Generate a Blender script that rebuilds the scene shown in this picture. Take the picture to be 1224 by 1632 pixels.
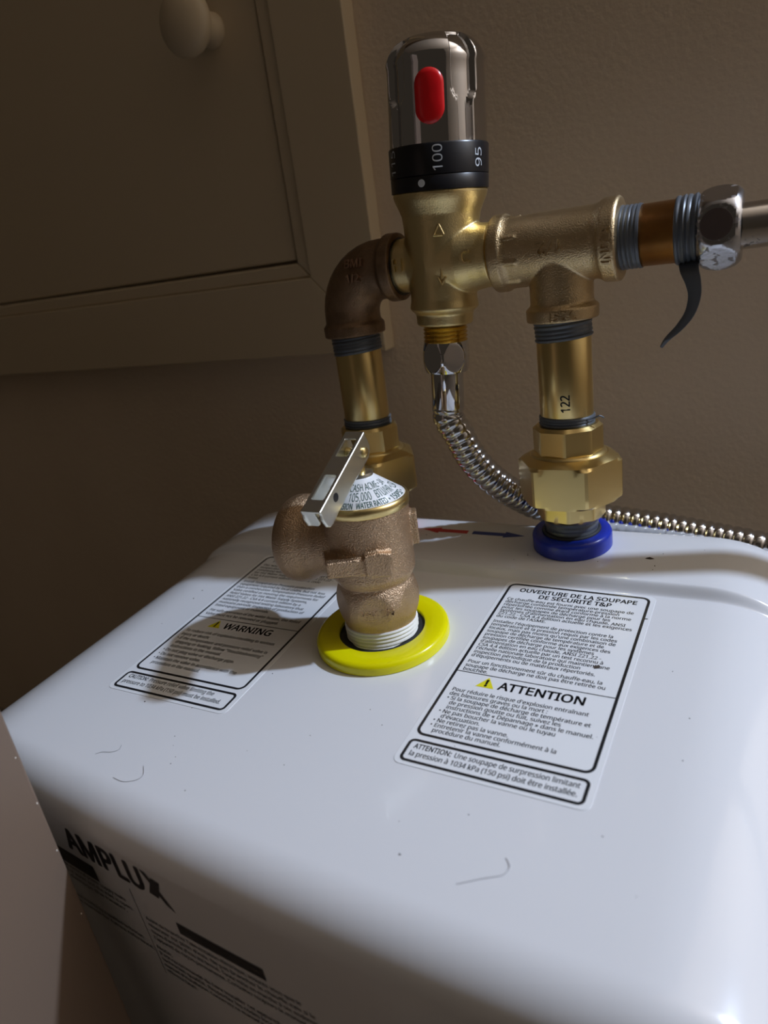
import bpy, math, random
from mathutils import Matrix, Vector
random.seed(7)
for o in list(bpy.data.objects):
    bpy.data.objects.remove(o, do_unlink=True)
SC = bpy.context.scene
COL = SC.collection
MM = 0.001
PI = math.pi
R = math.radians
cos, sin = math.cos, math.sin

# ------------------------------------------------------------------ camera
cam_d = bpy.data.cameras.new('camera'); cam = bpy.data.objects.new('camera', cam_d); COL.objects.link(cam)
RIGHT = Vector((0.874774, 0.466629, -0.130487)); DOWN = Vector((0.052796, -0.359500, -0.931651)); FWD = Vector((-0.481645, 0.808095, -0.339117))
m = Matrix.Identity(4)
for i in range(3):
    m[i][0] = RIGHT[i]; m[i][1] = -DOWN[i]; m[i][2] = -FWD[i]
m.translation = Vector((128.73, -250.83, 133.12)) * MM
cam.matrix_world = m
cam_d.sensor_fit = 'VERTICAL'; cam_d.sensor_height = 36.0; cam_d.sensor_width = 27.0
cam_d.lens = 36.0 * 1127.2 / 1632.0
cam_d.clip_start = 0.005; cam_d.clip_end = 20
cam_d.dof.use_dof = True; cam_d.dof.focus_distance = 0.268; cam_d.dof.aperture_fstop = 11.0
SC.camera = cam

# ------------------------------------------------------------------ world, lamps, exposure
W = bpy.data.worlds.new('world'); SC.world = W; W.use_nodes = True
W.node_tree.nodes['Background'].inputs[0].default_value = (1.0, 0.80, 0.60, 1)
W.node_tree.nodes['Background'].inputs[1].default_value = 0.032
def lamp(name, loc, power, radius, col):
    l = bpy.data.lights.new(name, 'POINT'); l.energy = power; l.shadow_soft_size = radius * MM; l.color = col
    o = bpy.data.objects.new(name, l); COL.objects.link(o); o.location = Vector(loc) * MM
    return o
lamp('work_lamp', (960, 302, 1030), 67.0, 27, (0.64, 0.77, 1.0))
SC.view_settings.view_transform = 'Standard'; SC.view_settings.look = 'None'
SC.view_settings.exposure = 0.0; SC.view_settings.gamma = 1.0; SC.view_settings.use_curve_mapping = False

# ------------------------------------------------------------------ materials
MATS = {}
def mat(name, col, rough=0.5, metal=0.0, bump=None, vary=None, spec=0.5, coat=0.0, spots=None):
    """bump=(scale per mm, strength, distance mm); vary=(scale, amount 0..1, colour2); spots=(scale, threshold, colour)"""
    if name in MATS: return MATS[name]
    M = bpy.data.materials.new(name); M.use_nodes = True; nt = M.node_tree; b = nt.nodes['Principled BSDF']
    b.inputs['Base Color'].default_value = (*col, 1); b.inputs['Roughness'].default_value = rough; b.inputs['Metallic'].default_value = metal
    b.inputs['Specular IOR Level'].default_value = spec; b.inputs['Coat Weight'].default_value = coat
    tc = nt.nodes.new('ShaderNodeTexCoord')
    def noise(scale, detail=3):
        n = nt.nodes.new('ShaderNodeTexNoise'); n.inputs['Scale'].default_value = scale * 1000; n.inputs['Detail'].default_value = detail
        nt.links.new(tc.outputs['Object'], n.inputs['Vector']); return n
    last = None
    if vary:
        n = noise(vary[0]); rp = nt.nodes.new('ShaderNodeValToRGB')
        rp.color_ramp.elements[0].position = 0.5 - vary[1]; rp.color_ramp.elements[1].position = 0.5 + vary[1]
        rp.color_ramp.elements[0].color = (*col, 1); rp.color_ramp.elements[1].color = (*vary[2], 1)
        nt.links.new(n.outputs['Fac'], rp.inputs['Fac']); nt.links.new(rp.outputs['Color'], b.inputs['Base Color']); last = rp.outputs['Color']
    if spots:
        n = noise(spots[0], 6); rp = nt.nodes.new('ShaderNodeValToRGB')
        rp.color_ramp.elements[0].position = spots[1]; rp.color_ramp.elements[1].position = spots[1] + 0.04
        rp.color_ramp.elements[0].color = (0, 0, 0, 1); rp.color_ramp.elements[1].color = (1, 1, 1, 1)
        mx = nt.nodes.new('ShaderNodeMix'); mx.data_type = 'RGBA'
        nt.links.new(n.outputs['Fac'], rp.inputs['Fac']); nt.links.new(rp.outputs['Color'], mx.inputs[0])
        if last: nt.links.new(last, mx.inputs[6])
        else: mx.inputs[6].default_value = (*col, 1)
        mx.inputs[7].default_value = (*spots[2], 1); nt.links.new(mx.outputs[2], b.inputs['Base Color'])
        if metal > 0.5:
            iv = nt.nodes.new('ShaderNodeMath'); iv.operation = 'SUBTRACT'; iv.inputs[0].default_value = metal
            nt.links.new(rp.outputs['Color'], iv.inputs[1]); nt.links.new(iv.outputs[0], b.inputs['Metallic'])
    if bump:
        n = noise(bump[0], 2); bp = nt.nodes.new('ShaderNodeBump'); bp.inputs['Strength'].default_value = bump[1]; bp.inputs['Distance'].default_value = bump[2] * MM
        nt.links.new(n.outputs['Fac'], bp.inputs['Height']); nt.links.new(bp.outputs['Normal'], b.inputs['Normal'])
    MATS[name] = M
    return M
WALL = (0.76, 0.62, 0.46)
M_wall = mat('wall_paint', WALL, 0.75, bump=(0.38, 0.4, 1.0), vary=(0.012, 0.3, (0.71, 0.57, 0.415)))
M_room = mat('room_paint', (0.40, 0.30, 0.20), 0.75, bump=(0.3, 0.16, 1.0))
M_trim = mat('trim_paint', (0.58, 0.47, 0.31), 0.45, bump=(0.06, 0.12, 0.8))
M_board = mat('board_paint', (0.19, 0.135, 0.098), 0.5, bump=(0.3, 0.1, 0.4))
M_chip = mat('chipped_paint', (0.75, 0.70, 0.62), 0.7)
M_floor = mat('floor_vinyl', (0.12, 0.09, 0.06), 0.5)
M_white = mat('white_enamel', (0.80, 0.81, 0.83), 0.16, bump=(0.05, 0.03, 0.3), coat=0.3)
M_label = mat('label_white', (0.86, 0.88, 0.90), 0.32)
M_ink = mat('black_ink', (0.012, 0.013, 0.016), 0.4)
M_inkgrey = mat('grey_ink', (0.05, 0.05, 0.05), 0.5)
M_inkyel = mat('yellow_ink', (0.85, 0.78, 0.02), 0.4)
M_inkred = mat('red_ink', (0.55, 0.03, 0.03), 0.4)
M_inkblue = mat('blue_ink', (0.02, 0.05, 0.28), 0.4)
M_green = mat('green_ink', (0.02, 0.09, 0.07), 0.5)
M_yellow = mat('yellow_plastic', (0.86, 0.80, 0.0), 0.25)
M_blue = mat('blue_plastic', (0.012, 0.035, 0.42), 0.25)
M_red = mat('red_plastic', (0.70, 0.008, 0.012), 0.22)
M_black = mat('black_plastic', (0.008, 0.008, 0.010), 0.3)
M_rubber = mat('black_rubber', (0.02, 0.022, 0.025), 0.6)
M_dialw = mat('dial_white', (0.62, 0.66, 0.70), 0.5)
M_chrome = mat('chrome', (0.62, 0.62, 0.64), 0.05, 1.0)
M_hose = mat('hose_steel', (0.62, 0.62, 0.63), 0.14, 1.0)
M_brass = mat('brass', (0.80, 0.62, 0.27), 0.30, 1.0, bump=(0.9, 0.04, 0.1))
M_brassc = mat('brass_cast', (0.84, 0.68, 0.34), 0.35, 1.0, bump=(2.0, 0.4, 0.25))
M_brassthr = mat('brass_thread', (0.70, 0.45, 0.08), 0.25, 1.0)
M_tee = mat('brass_tee_cast', (0.68, 0.54, 0.33), 0.36, 1.0, bump=(1.9, 0.6, 0.35), vary=(0.08, 0.2, (0.58, 0.44, 0.25)))
M_bronze = mat('bronze_cast', (0.60, 0.43, 0.28), 0.44, 1.0, bump=(1.9, 0.8, 0.6), vary=(0.12, 0.2, (0.52, 0.36, 0.22)))
M_elbow = mat('bronze_dark', (0.32, 0.21, 0.13), 0.45, 0.9, bump=(1.5, 0.6, 0.4), vary=(0.15, 0.15, (0.22, 0.145, 0.085)))
M_worn = mat('bronze_worn', (0.46, 0.29, 0.19), 0.45, 0.9, bump=(1.6, 0.4, 0.2))
M_copper = mat('copper_brown', (0.30, 0.13, 0.035), 0.34, 0.9, bump=(0.5, 0.1, 0.2), vary=(0.1, 0.2, (0.40, 0.19, 0.05)))
M_tapeg = mat('grey_sealing_tape', (0.115, 0.13, 0.15), 0.38, 0.25)
M_tapew = mat('white_sealing_tape', (0.86, 0.86, 0.84), 0.5)
M_zinc = mat('zinc_plate', (0.74, 0.75, 0.70), 0.33, 1.0, vary=(0.15, 0.2, (0.80, 0.78, 0.66)))
M_oldchrome = mat('worn_chrome', (0.52, 0.53, 0.56), 0.22, 1.0, bump=(0.6, 0.2, 0.2), spots=(0.35, 0.60, (0.25, 0.22, 0.20)))
M_facet = mat('tarnish', (0.11, 0.085, 0.08), 0.5, 0.4, bump=(0.8, 0.2, 0.2))
M_pipe = mat('rusty_chrome_pipe', (0.56, 0.53, 0.49), 0.20, 1.0, spots=(0.09, 0.60, (0.05, 0.025, 0.012)))
M_dirt = mat('dirt', (0.06, 0.045, 0.035), 0.8)
M_dust = mat('dust', (0.36, 0.36, 0.38), 0.9)

# ------------------------------------------------------------------ mesh helpers (all lengths in millimetres)
def frame(o=(0, 0, 0), d=(0, 0, 1), up=None):
    """matrix whose local z runs along d from o"""
    z = Vector(d).normalized()
    x = Vector(up) if up else (Vector((1, 0, 0)) if abs(z.x) < 0.9 else Vector((0, 1, 0)))
    x = (x - z * x.dot(z)).normalized(); y = z.cross(x)
    M = Matrix.Identity(4)
    for i in range(3): M[i][0] = x[i]; M[i][1] = y[i]; M[i][2] = z[i]
    M.translation = Vector(o)
    return M
class MB:
    def __init__(s): s.V = []; s.F = []
    def add(s, V, F, M=None):
        n = len(s.V)
        s.V += [tuple(M @ Vector(v)) if M else tuple(v) for v in V]; s.F += [tuple(i + n for i in f) for f in F]
        return s
    def rings(s, rings, cap0=True, cap1=True, M=None, closed=True):
        n = len(rings[0]); V = [p for r in rings for p in r]; F = []
        for j in range(len(rings) - 1):
            for i in range(n if closed else n - 1):
                k = (i + 1) % n
                F.append((j * n + i, j * n + k, (j + 1) * n + k, (j + 1) * n + i))
        if cap0: F.append(tuple(range(n))[::-1])
        if cap1: F.append(tuple((len(rings) - 1) * n + i for i in range(n)))
        return s.add(V, F, M)
    def lathe(s, prof, M=None, n=48, cap0=True, cap1=True):
        """prof = [(z, r), ...]"""
        return s.rings([[(r * cos(2 * PI * i / n), r * sin(2 * PI * i / n), z) for i in range(n)] for z, r in prof], cap0, cap1, M)
    def loop(s, prof, M=None, n=48):
        """closed profile swept round z (a ring with a hole)"""
        k = len(prof); V = []; F = []
        for i in range(n):
            a = 2 * PI * i / n
            V += [(r * cos(a), r * sin(a), z) for z, r in prof]
        for i in range(n):
            for j in range(k):
                a, b = i * k + j, i * k + (j + 1) % k; c, d = ((i + 1) % n) * k + (j + 1) % k, ((i + 1) % n) * k + j
                F.append((a, b, c, d))
        return s.add(V, F, M)
    def radial(s, fn, zs, M=None, n=96, cap0=True, cap1=True):
        return s.rings([[(fn(2 * PI * i / n, z) * cos(2 * PI * i / n), fn(2 * PI * i / n, z) * sin(2 * PI * i / n), z) for i in range(n)] for z in zs], cap0, cap1, M)
    def box(s, a, b, M=None):
        x0, y0, z0 = a; x1, y1, z1 = b
        V = [(x0, y0, z0), (x1, y0, z0), (x1, y1, z0), (x0, y1, z0), (x0, y0, z1), (x1, y0, z1), (x1, y1, z1), (x0, y1, z1)]
        return s.add(V, [(3, 2, 1, 0), (4, 5, 6, 7), (0, 1, 5, 4), (1, 2, 6, 5), (2, 3, 7, 6), (3, 0, 4, 7)], M)
    def prism(s, poly, z0, z1, M=None):
        n = len(poly); V = [(x, y, z0) for x, y in poly] + [(x, y, z1) for x, y in poly]
        F = [tuple(range(n))[::-1], tuple(range(n, 2 * n))] + [(i, (i + 1) % n, n + (i + 1) % n, n + i) for i in range(n)]
        return s.add(V, F, M)
    def tube(s, path, rad, n=16, cap=True):
        path = [Vector(p) for p in path]; rr = []
        t = (path[1] - path[0]).normalized(); x = t.orthogonal().normalized()
        for i, p in enumerate(path):
            a = path[max(i - 1, 0)]; b = path[min(i + 1, len(path) - 1)]; t = (b - a).normalized()
            x = (x - t * x.dot(t)).normalized(); y = t.cross(x); r = rad(i) if callable(rad) else rad
            rr.append([tuple(p + (x * cos(2 * PI * k / n) + y * sin(2 * PI * k / n)) * r) for k in range(n)])
        return s.rings(rr, cap, cap)
def mesh_of(mb, name='m'):
    me = bpy.data.meshes.new(name); me.from_pydata(mb.V, [], mb.F); me.validate(); me.update(); return me
def link(name, me, material, parent=None, smooth=35, origin=None):
    """me in millimetres, relative to the parent's own origin"""
    me.transform(Matrix.Scale(MM, 4)); me.name = name
    if smooth:
        me.shade_smooth(); me.set_sharp_from_angle(angle=R(smooth))
    me.materials.clear(); me.materials.append(material)
    o = bpy.data.objects.new(name, me); COL.objects.link(o)
    if parent: o.parent = parent
    return o
def part(name, mb, material, parent, smooth=35):
    """mb in world millimetres; the parent is a thing (or part) whose thing-origin is parent['_o']"""
    me = mesh_of(mb); off = ORG[parent.name]
    me.transform(Matrix.Translation(-off))
    o = link(name, me, material, parent, smooth); ORG[o.name] = off
    return o
ORG = {}
def thing(name, loc, label, cat, group=None, rot=(0, 0, 0)):
    o = bpy.data.objects.new(name, None); COL.objects.link(o); o.empty_display_size = 0.01
    o.location = Vector(loc) * MM; o.rotation_euler = rot; o['label'] = label; o['category'] = cat
    if group: o['group'] = group
    ORG[o.name] = Vector(loc)
    return o
def single(name, mb, material, label, cat, group=None, kind=None, smooth=35):
    me = mesh_of(mb); xs = [v.co for v in me.vertices]
    c = Vector((sum(v.x for v in xs) / len(xs), sum(v.y for v in xs) / len(xs), min(v.z for v in xs)))
    me.transform(Matrix.Translation(-c)); o = link(name, me, material, None, smooth); o.location = c * MM
    if label: o['label'] = label
    if cat: o['category'] = cat
    if group: o['group'] = group
    if kind: o['kind'] = kind
    return o
def structure(name, mb, material, smooth=0):
    me = mesh_of(mb); o = link(name, me, material, None, smooth); o['kind'] = 'structure'; ORG[o.name] = Vector((0, 0, 0)); return o
def cast(mb, voxel=0.5, it=6, fac=0.5):
    """weld overlapping solids into one casting with soft fillets"""
    o = bpy.data.objects.new('tmp', mesh_of(mb)); COL.objects.link(o)
    r = o.modifiers.new('r', 'REMESH'); r.mode = 'VOXEL'; r.voxel_size = voxel
    s = o.modifiers.new('s', 'SMOOTH'); s.iterations = it; s.factor = fac
    me = bpy.data.meshes.new_from_object(o.evaluated_get(bpy.context.evaluated_depsgraph_get()))
    bpy.data.objects.remove(o, do_unlink=True)
    out = MB(); out.V = [tuple(v.co) for v in me.vertices]; out.F = [tuple(p.vertices) for p in me.polygons]
    return out
try:
    FONT = bpy.data.fonts.load(bpy.utils.system_resource('DATAFILES', path='fonts') + '/NotoSansHebrew-Regular.woff2')   # ships with Blender itself
except Exception:
    FONT = None
CAPK = 1.0
def text(body, size, bold=0.0, extrude=0.0, shear=0.0, width=None, align='LEFT', line=1.0):
    """text as flat (or extruded) mesh in millimetres; baseline of the first line at y=0; width = width in mm of the widest line"""
    c = bpy.data.curves.new('t', 'FONT'); c.body = body; c.size = 10
    if FONT: c.font = FONT
    c.extrude = extrude * 10 / size; c.shear = shear
    c.align_x = align; c.space_line = line; c.resolution_u = 2; c.fill_mode = 'BOTH'
    o = bpy.data.objects.new('t', c); COL.objects.link(o)
    me = bpy.data.meshes.new_from_object(o.evaluated_get(bpy.context.evaluated_depsgraph_get()))
    bpy.data.objects.remove(o, do_unlink=True); bpy.data.curves.remove(c)
    k = size / 10 * CAPK; V = [(v.co.x * k, v.co.y * k, v.co.z * k) for v in me.vertices]; F = [tuple(p.vertices) for p in me.polygons]
    if width and V:
        x0 = min(v[0] for v in V); x1 = max(v[0] for v in V); f = width / (x1 - x0)
        V = [((v[0] - (x0 if align == 'LEFT' else 0)) * f, v[1], v[2]) for v in V]
    bpy.data.meshes.remove(me)
    if bold:
        V0, F0 = V, F; V, F = [], []
        for dx, dy in ((-1, 0), (1, 0)) if bold < 0.07 else ((-1, 0), (1, 0), (0, -0.8), (0, 0.8), (0.7, 0.6), (-0.7, -0.6), (0.7, -0.6), (-0.7, 0.6)):
            k0 = len(V); V = V + [(a + dx * bold, b + dy * bold, c_) for a, b, c_ in V0]; F = F + [tuple(i + k0 for i in f) for f in F0]
    return V, F
CAPK = 7.0 / max(v[1] for v in text('H', 10)[0])      # capitals are 0.7 of the size in any font
def mapped(tf, fn):
    mb = MB(); mb.V = [tuple(fn(*v)) for v in tf[0]]; mb.F = list(tf[1]); return mb
def rrect(x0, y0, x1, y1, r, n=6):
    P = []
    for cx, cy, a0 in ((x1 - r, y1 - r, 0), (x0 + r, y1 - r, 90), (x0 + r, y0 + r, 180), (x1 - r, y0 + r, 270)):
        P += [(cx + r * cos(R(a0 + 90 * i / n)), cy + r * sin(R(a0 + 90 * i / n))) for i in range(n + 1)]
    return P
def rrect_line(x0, y0, x1, y1, r, t, z):
    a = rrect(x0 - t / 2, y0 - t / 2, x1 + t / 2, y1 + t / 2, r + t / 2); b = rrect(x0 + t / 2, y0 + t / 2, x1 - t / 2, y1 - t / 2, max(r - t / 2, 0.1)); n = len(a)
    return [(x, y, z) for x, y in a] + [(x, y, z) for x, y in b], [(i, (i + 1) % n, n + (i + 1) % n, n + i) for i in range(n)]
def poly_r(th, n, apothem, rot=0.0):
    a = (th - rot) % (2 * PI / n) - PI / n
    return apothem / cos(a)
def ss(a, b, x):
    t = min(max((x - a) / (b - a), 0), 1); return t * t * (3 - 2 * t)
def ridges(z0, z1, r, n, amp=0.35, base=0.0):
    """profile of wound tape: n rounded turns"""
    P = [(z0, r - 0.8)]
    for i in range(n):
        for q in (0.08, 0.3, 0.7, 0.92):
            P.append((z0 + (z1 - z0) * (i + q) / n, r + (amp if 0.2 < q < 0.8 else 0) + random.uniform(-0.12, 0.12)))
    return P + [(z1, r - 0.8)]
def catmull(P, k):
    P = [Vector(p) for p in P]; out = []
    for i in range(len(P) - 1):
        a, b, c, d = P[max(i - 1, 0)], P[i], P[i + 1], P[min(i + 2, len(P) - 1)]
        for j in range(k):
            t = j / k
            out.append(0.5 * ((2 * b) + (c - a) * t + (2 * a - 5 * b + 4 * c - d) * t * t + (3 * b - a - 3 * c + d) * t ** 3))
    return out + [P[-1]]

# ------------------------------------------------------------------ the room
YW = 115.0; ZF = -290.0
XE, XQ, YQ, ZC = 230, 1400, 900, 1500      # end of the back wall, far walls of the recess, ceiling
structure('wall_back', MB().box((-1100, YW, ZF), (XE, YW + 20, ZC)), M_wall)
structure('wall_return', MB().box((XE - 20, YW + 20, ZF), (XE, YQ, ZC)), M_room)
structure('wall_recess', MB().box((XE - 20, YQ, ZF), (XQ, YQ + 20, ZC)), M_room)
structure('wall_right', MB().box((XQ, -1200, ZF), (XQ + 20, YQ + 20, ZC)), M_room)
structure('floor', MB().box((-1100, -1200, ZF - 20), (XQ + 20, YQ + 20, ZF)), M_floor)
structure('ceiling', MB().box((-1100, -1200, ZC), (XQ + 20, YQ + 20, ZC + 20)), M_room)

# small access door on the back wall with its casing
def board(poly, y0, y1):
    """polygon in x, z extruded along y"""
    return MB().prism([(x, -z) for x, z in poly], y0, y1, frame((0, 0, 0), (0, 1, 0), (1, 0, 0)))
def bevel(o, w):
    b = o.modifiers.new('bevel', 'BEVEL'); b.width = w * MM; b.segments = 2; b.limit_method = 'ANGLE'; b.angle_limit = R(50)
XR, ZB, XL, ZT = -66.6, 82.6, -520.0, 560.0
iw = 42.8
xr, zb, xl, zt = XR - iw, ZB + iw + 1, XL + iw, ZT - iw
trim = bpy.data.objects.new('trim_1', None); COL.objects.link(trim); trim['kind'] = 'structure'; trim['label'] = 'beige painted mitred casing around the small wall door'; ORG['trim_1'] = Vector((0, 0, 0))
for P in ([(XL, ZB), (XR, ZB), (xr, zb), (xl, zb)], [(XR, ZB), (XR, ZT), (xr, zt), (xr, zb)], [(XR, ZT), (XL, ZT), (xl, zt), (xr, zt)], [(XL, ZT), (XL, ZB), (xl, zb), (xl, zt)]):
    b = part('casing_board', board(P, 103.5, YW), M_trim, trim, 0); bevel(b, 0.7)
g = 8.5
for P in ([(xl, zb), (xr, zb), (xr - g, zb + g), (xl + g, zb + g)], [(xr, zb), (xr, zt), (xr - g, zt - g), (xr - g, zb + g)], [(xr, zt), (xl, zt), (xl + g, zt - g), (xr - g, zt - g)], [(xl, zt), (xl, zb), (xl + g, zb + g), (xl + g, zt - g)]):
    b = part('bead_strip', board(P, 105.2, YW), M_trim, trim, 0); bevel(b, 1.2)
door = bpy.data.objects.new('door_1', None); COL.objects.link(door); door['kind'] = 'structure'; door['label'] = 'small beige painted wall door with round knob'; ORG['door_1'] = Vector((0, 0, 0))
b = part('door_panel', board([(xl + g + 1, zb + g + 1.2), (xr - g - 1.3, zb + g + 1.8), (xr - g - 1.3, zt - g - 1), (xl + g + 1, zt - g - 1)], 107.0, YW), M_trim, door, 0); bevel(b, 1.0)
part('door_knob', MB().lathe([(0, 8.5), (2, 8.5), (4, 7.2), (8, 6.6), (12, 7.2), (14.5, 9.5), (16.5, 13.2), (18.5, 15.3), (21, 15.9), (23.5, 15.0), (26, 12.0), (27.5, 8), (28.3, 3.5), (28.4, 0.3)], frame((-149.5, 107, 257.5), (0, -1, 0)), 40), M_trim, door, 60)

# open cabinet door in the near left corner
bd = thing('cabinet_door', (-59, -230, ZF), 'beige painted cabinet door with chipped edge in the lower left foreground', 'door')
TL = Matrix.Translation((-59, -158.2, -28)) @ Matrix.Rotation(R(-4.0), 4, 'Y')
b = part('door_board', MB().box((-19, -150, -261), (0, 0, 330), TL), M_board, bd, 0); bevel(b, 0.8)
for z, h in ((53, 2.2), (38, 1.2), (21, 1.6), (3, 1.4), (-22, 1.5)):
    part('paint_chip', MB().lathe([(-0.25, 0.38), (0.12, 0.3)], TL @ frame((0.02, -0.9 - 0.3 * (z % 3), z), (1, 0.3, 0)) @ Matrix.Diagonal((0.7, h / 1.4, 1, 1)), 9), M_chip, bd, 0)

# ------------------------------------------------------------------ water heater (built in its own frame, tank tipped 4 degrees)
TILT = R(4.0)
WH = thing('water_heater', (0, 0, 0), 'white enamelled box water heater with warning labels on its top', 'water heater', rot=(TILT, 0, 0))
def hw(x, y, z):     # heater frame -> world
    return Vector((x, y * cos(TILT) - z * sin(TILT), y * sin(TILT) + z * cos(TILT)))
def yfront(x): return -159.3 + 0.0003 * (x - 85) ** 2
WID, RSX, RS, RF, PH, YR = 143.0, 36.0, 20.0, 13.5, 4.0, 2.2
def zbot(y): return (ZF - y * sin(TILT)) / cos(TILT)
FLATR = 110.0; SHOULDER = [(32 * sin(R(90 * k / 13)), -20 * (1 - cos(R(90 * k / 13)))) for k in range(14)]      # right shoulder
def section(y, top, inset):
    w = WID - inset; fr = FLATR - inset; h = top; ra, r = RSX, RS; P = []
    zb0 = zbot(y)
    for k in range(5): P.append((-w, zb0 + (h - r - zb0) * k / 5))
    for k in range(13): a = R(180 - 90 * k / 12); P.append((-w + ra + ra * cos(a), h - r + r * sin(a)))
    for k in range(1, 32): P.append((-w + ra + (fr + w - ra) * k / 32, h))
    for dx, dz in SHOULDER: P.append((fr + dx, h + dz))
    xr_, zr_ = P[-1]
    for k in range(4, -1, -1): P.append((xr_, zb0 + (zr_ - zb0) * k / 5))
    return [(x, y, z) for x, z in P]
def bowed(r):
    return [(x, y + (yfront(x) + 155) * min(max((-y - 40) / 115, 0), 1), z) for x, y, z in r]
rings = []
for q in (0.02, 0.3, 0.55, 0.8):
    rings.append(bowed([(x * q, -155, -110 + (z + 110) * q) for x, y, z in section(-155, -RF, RF)]))
for k in range(13):
    a = R(90 * k / 12); ins = RF * (1 - sin(a)); rings.append(bowed(section(-155 + RF * (1 - cos(a)), -ins, ins)))
for y in (-125, -105, -85, -65, -45, -25, -10, -4): rings.append(bowed(section(y, 0, 0)))
for k in range(13):
    t = k / 12; y = YR - 2.0 + 4.6 * t; s_ = ss(0, 1, t); rings.append(section(y, PH * s_, 2.5 * s_))
for y in (12, 25, 38): rings.append(section(y, PH, 2.5))
for k in range(1, 10):
    a = R(90 * k / 9); ins = 10 * (1 - cos(a)); rings.append(section(42 + 10 * sin(a), PH - ins, 2.5 + ins))
mb = MB().rings(rings, True, True)
link('tank_shell', mesh_of(mb), M_white, WH, 40)
def hpart(name, mb, material, parent=None, smooth=0):
    return link(name, mesh_of(mb), material, parent or WH, smooth)
# collars round the three ports
def collar(name, x, y, z, r, rin, h, material, label, rot=0.0):
    P = [(0, r - 0.4), (0.3, r), (h - 1.8, r), (h - 0.8, r - 0.35), (h - 0.2, r - 1.1), (h, r - 2.2), (h, rin + 0.6), (h - 0.5, rin), (0, rin)]
    o = hpart(name, MB().loop(P, frame((x, y, z)), 96), material, None, 40); o['label'] = label; return o
c1 = collar('port_collar', 0, -48.0, -0.05, 25.6, 16.6, 4.6, M_yellow, 'bright yellow plastic collar around the relief valve')
hpart('gasket', MB().loop([(0, 17.2), (2.6, 17.2), (3.0, 15.6), (2.8, 12.0), (0, 12.0)], frame((0, -48, 0)), 64), M_rubber, c1, 40)
c2 = collar('port_collar', 53.4, 30.0, PH - 0.05, 16.6, 11.2, 7.4, M_blue, 'blue plastic collar around the cold water port')
hpart('gasket', MB().loop([(5.5, 12.6), (7.8, 12.2), (8.2, 11.4), (7.8, 10.0), (5.5, 10.0)], frame((53.4, 30.0, PH)), 64), M_rubber, c2, 40)
c3 = collar('port_collar', -40.3, 30.0, PH - 0.05, 16.6, 11.2, 7.4, M_red, 'red plastic collar around the hot water port')
# flow arrows printed on the rear deck
def arrow(x0, x1, y, d):
    L = x1 - x0; P = [(0, -1.5), (L * 0.62, -1.5), (L * 0.62, -2.9), (L, 0), (L * 0.62, 2.9), (L * 0.62, 1.5), (0, 1.5)]
    if d > 0: return MB().prism([(x0 + a, y + b) for a, b in P], PH + 0.02, PH + 0.10)
    return MB().prism([(x1 - a, y - b) for a, b in P], PH + 0.02, PH + 0.10)
hpart('flow_arrow', arrow(-19.5, 3.6, 33.3, -1), M_inkred)['label'] = 'red printed arrow'
hpart('flow_arrow', arrow(6.0, 31.0, 33.3, 1), M_inkblue)['label'] = 'blue printed arrow'
# the two stickers
LW, LH, LG, LB = 53.94, 92.0, 2.87, 8.5
def sticker(org, th, div, head, body, word, tri_x, word_x, word_w, body2, caution, label):
    def fn(x, y, z): return (org[0] + cos(th) * x - sin(th) * y, org[1] + sin(th) * x + cos(th) * y, z)
    base = MB().prism(rrect(-2.0, -LH - LG - LB - 1.8, LW + 2.2, 1.7, 2.6), 0.02, 0.16); base.V = [fn(*v) for v in base.V]
    st = hpart('safety_label', base, M_label); st['label'] = label
    Z = 0.22
    bm_ = MB(); bm_.add(*rrect_line(0, -LH, LW, 0, 2.6, 1.0, Z)); bm_.add(*rrect_line(0, -LH - LG - LB, LW, -LH - LG, 1.6, 1.0, Z))
    bm_.add([(0.3, -div - 0.18, Z), (LW - 0.3, -div - 0.18, Z), (LW - 0.3, -div + 0.18, Z), (0.3, -div + 0.18, Z)], [(0, 1, 2, 3)])
    bm_.V = [fn(*v) for v in bm_.V]; hpart('label_border', bm_, M_ink, st)
    def put(name, t, x, y, material=M_ink, z=Z): hpart(name, mapped(t, lambda a, b, c: fn(a + x, b - y, z)), material, st)
    for (t, x, y, w) in head: put('label_heading', text(t, 3.6, bold=0.10, width=w), x, y)
    for (lines, x, y0, y1, w) in body + body2:
        n = len(lines); size = 2.45
        for i, t in enumerate(lines):
            wd = None
            V, F = text(t, size, bold=0.055)
            if not V: continue
            full = w
            f = full / body_ref(lines, size)
            V = [(a * f, b, c) for a, b, c in V]
            put('label_text', (V, F), x, y0 + (y1 - y0) * i / max(n - 1, 1))
    wt, wy = word
    put('label_heading', text(wt, 5.4, bold=0.16, width=word_w), word_x, wy)
    tr = MB().add([(tri_x, -wy - 0.3, Z), (tri_x + 6.4, -wy - 0.3, Z), (tri_x + 3.2, -wy + 5.0, Z)], [(0, 1, 2)]); tr.V = [fn(*v) for v in tr.V]
    hpart('warning_triangle', tr, M_inkyel, st)
    put('label_symbol', text('!', 4.6, bold=0.22), tri_x + 2.65, wy - 0.4, z=Z + 0.05)
    b_, rest, w1, l2, w2, y1, y2 = caution
    V1, F1 = text(b_, 2.8, bold=0.08); V2, F2 = text(rest, 2.8, bold=0.055); e = max(v[0] for v in V1) + 1.2; tot = e + max(v[0] for v in V2); f = w1 / tot
    put('label_heading', ([(a * f, b, c) for a, b, c in V1], F1), 2.0, y1); put('label_text', ([((a + e) * f, b, c) for a, b, c in V2], F2), 2.0, y1)
    put('label_text', text(l2, 2.8, bold=0.055, width=w2), 1.9, y2)
    return st, fn
_ref = {}
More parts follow.
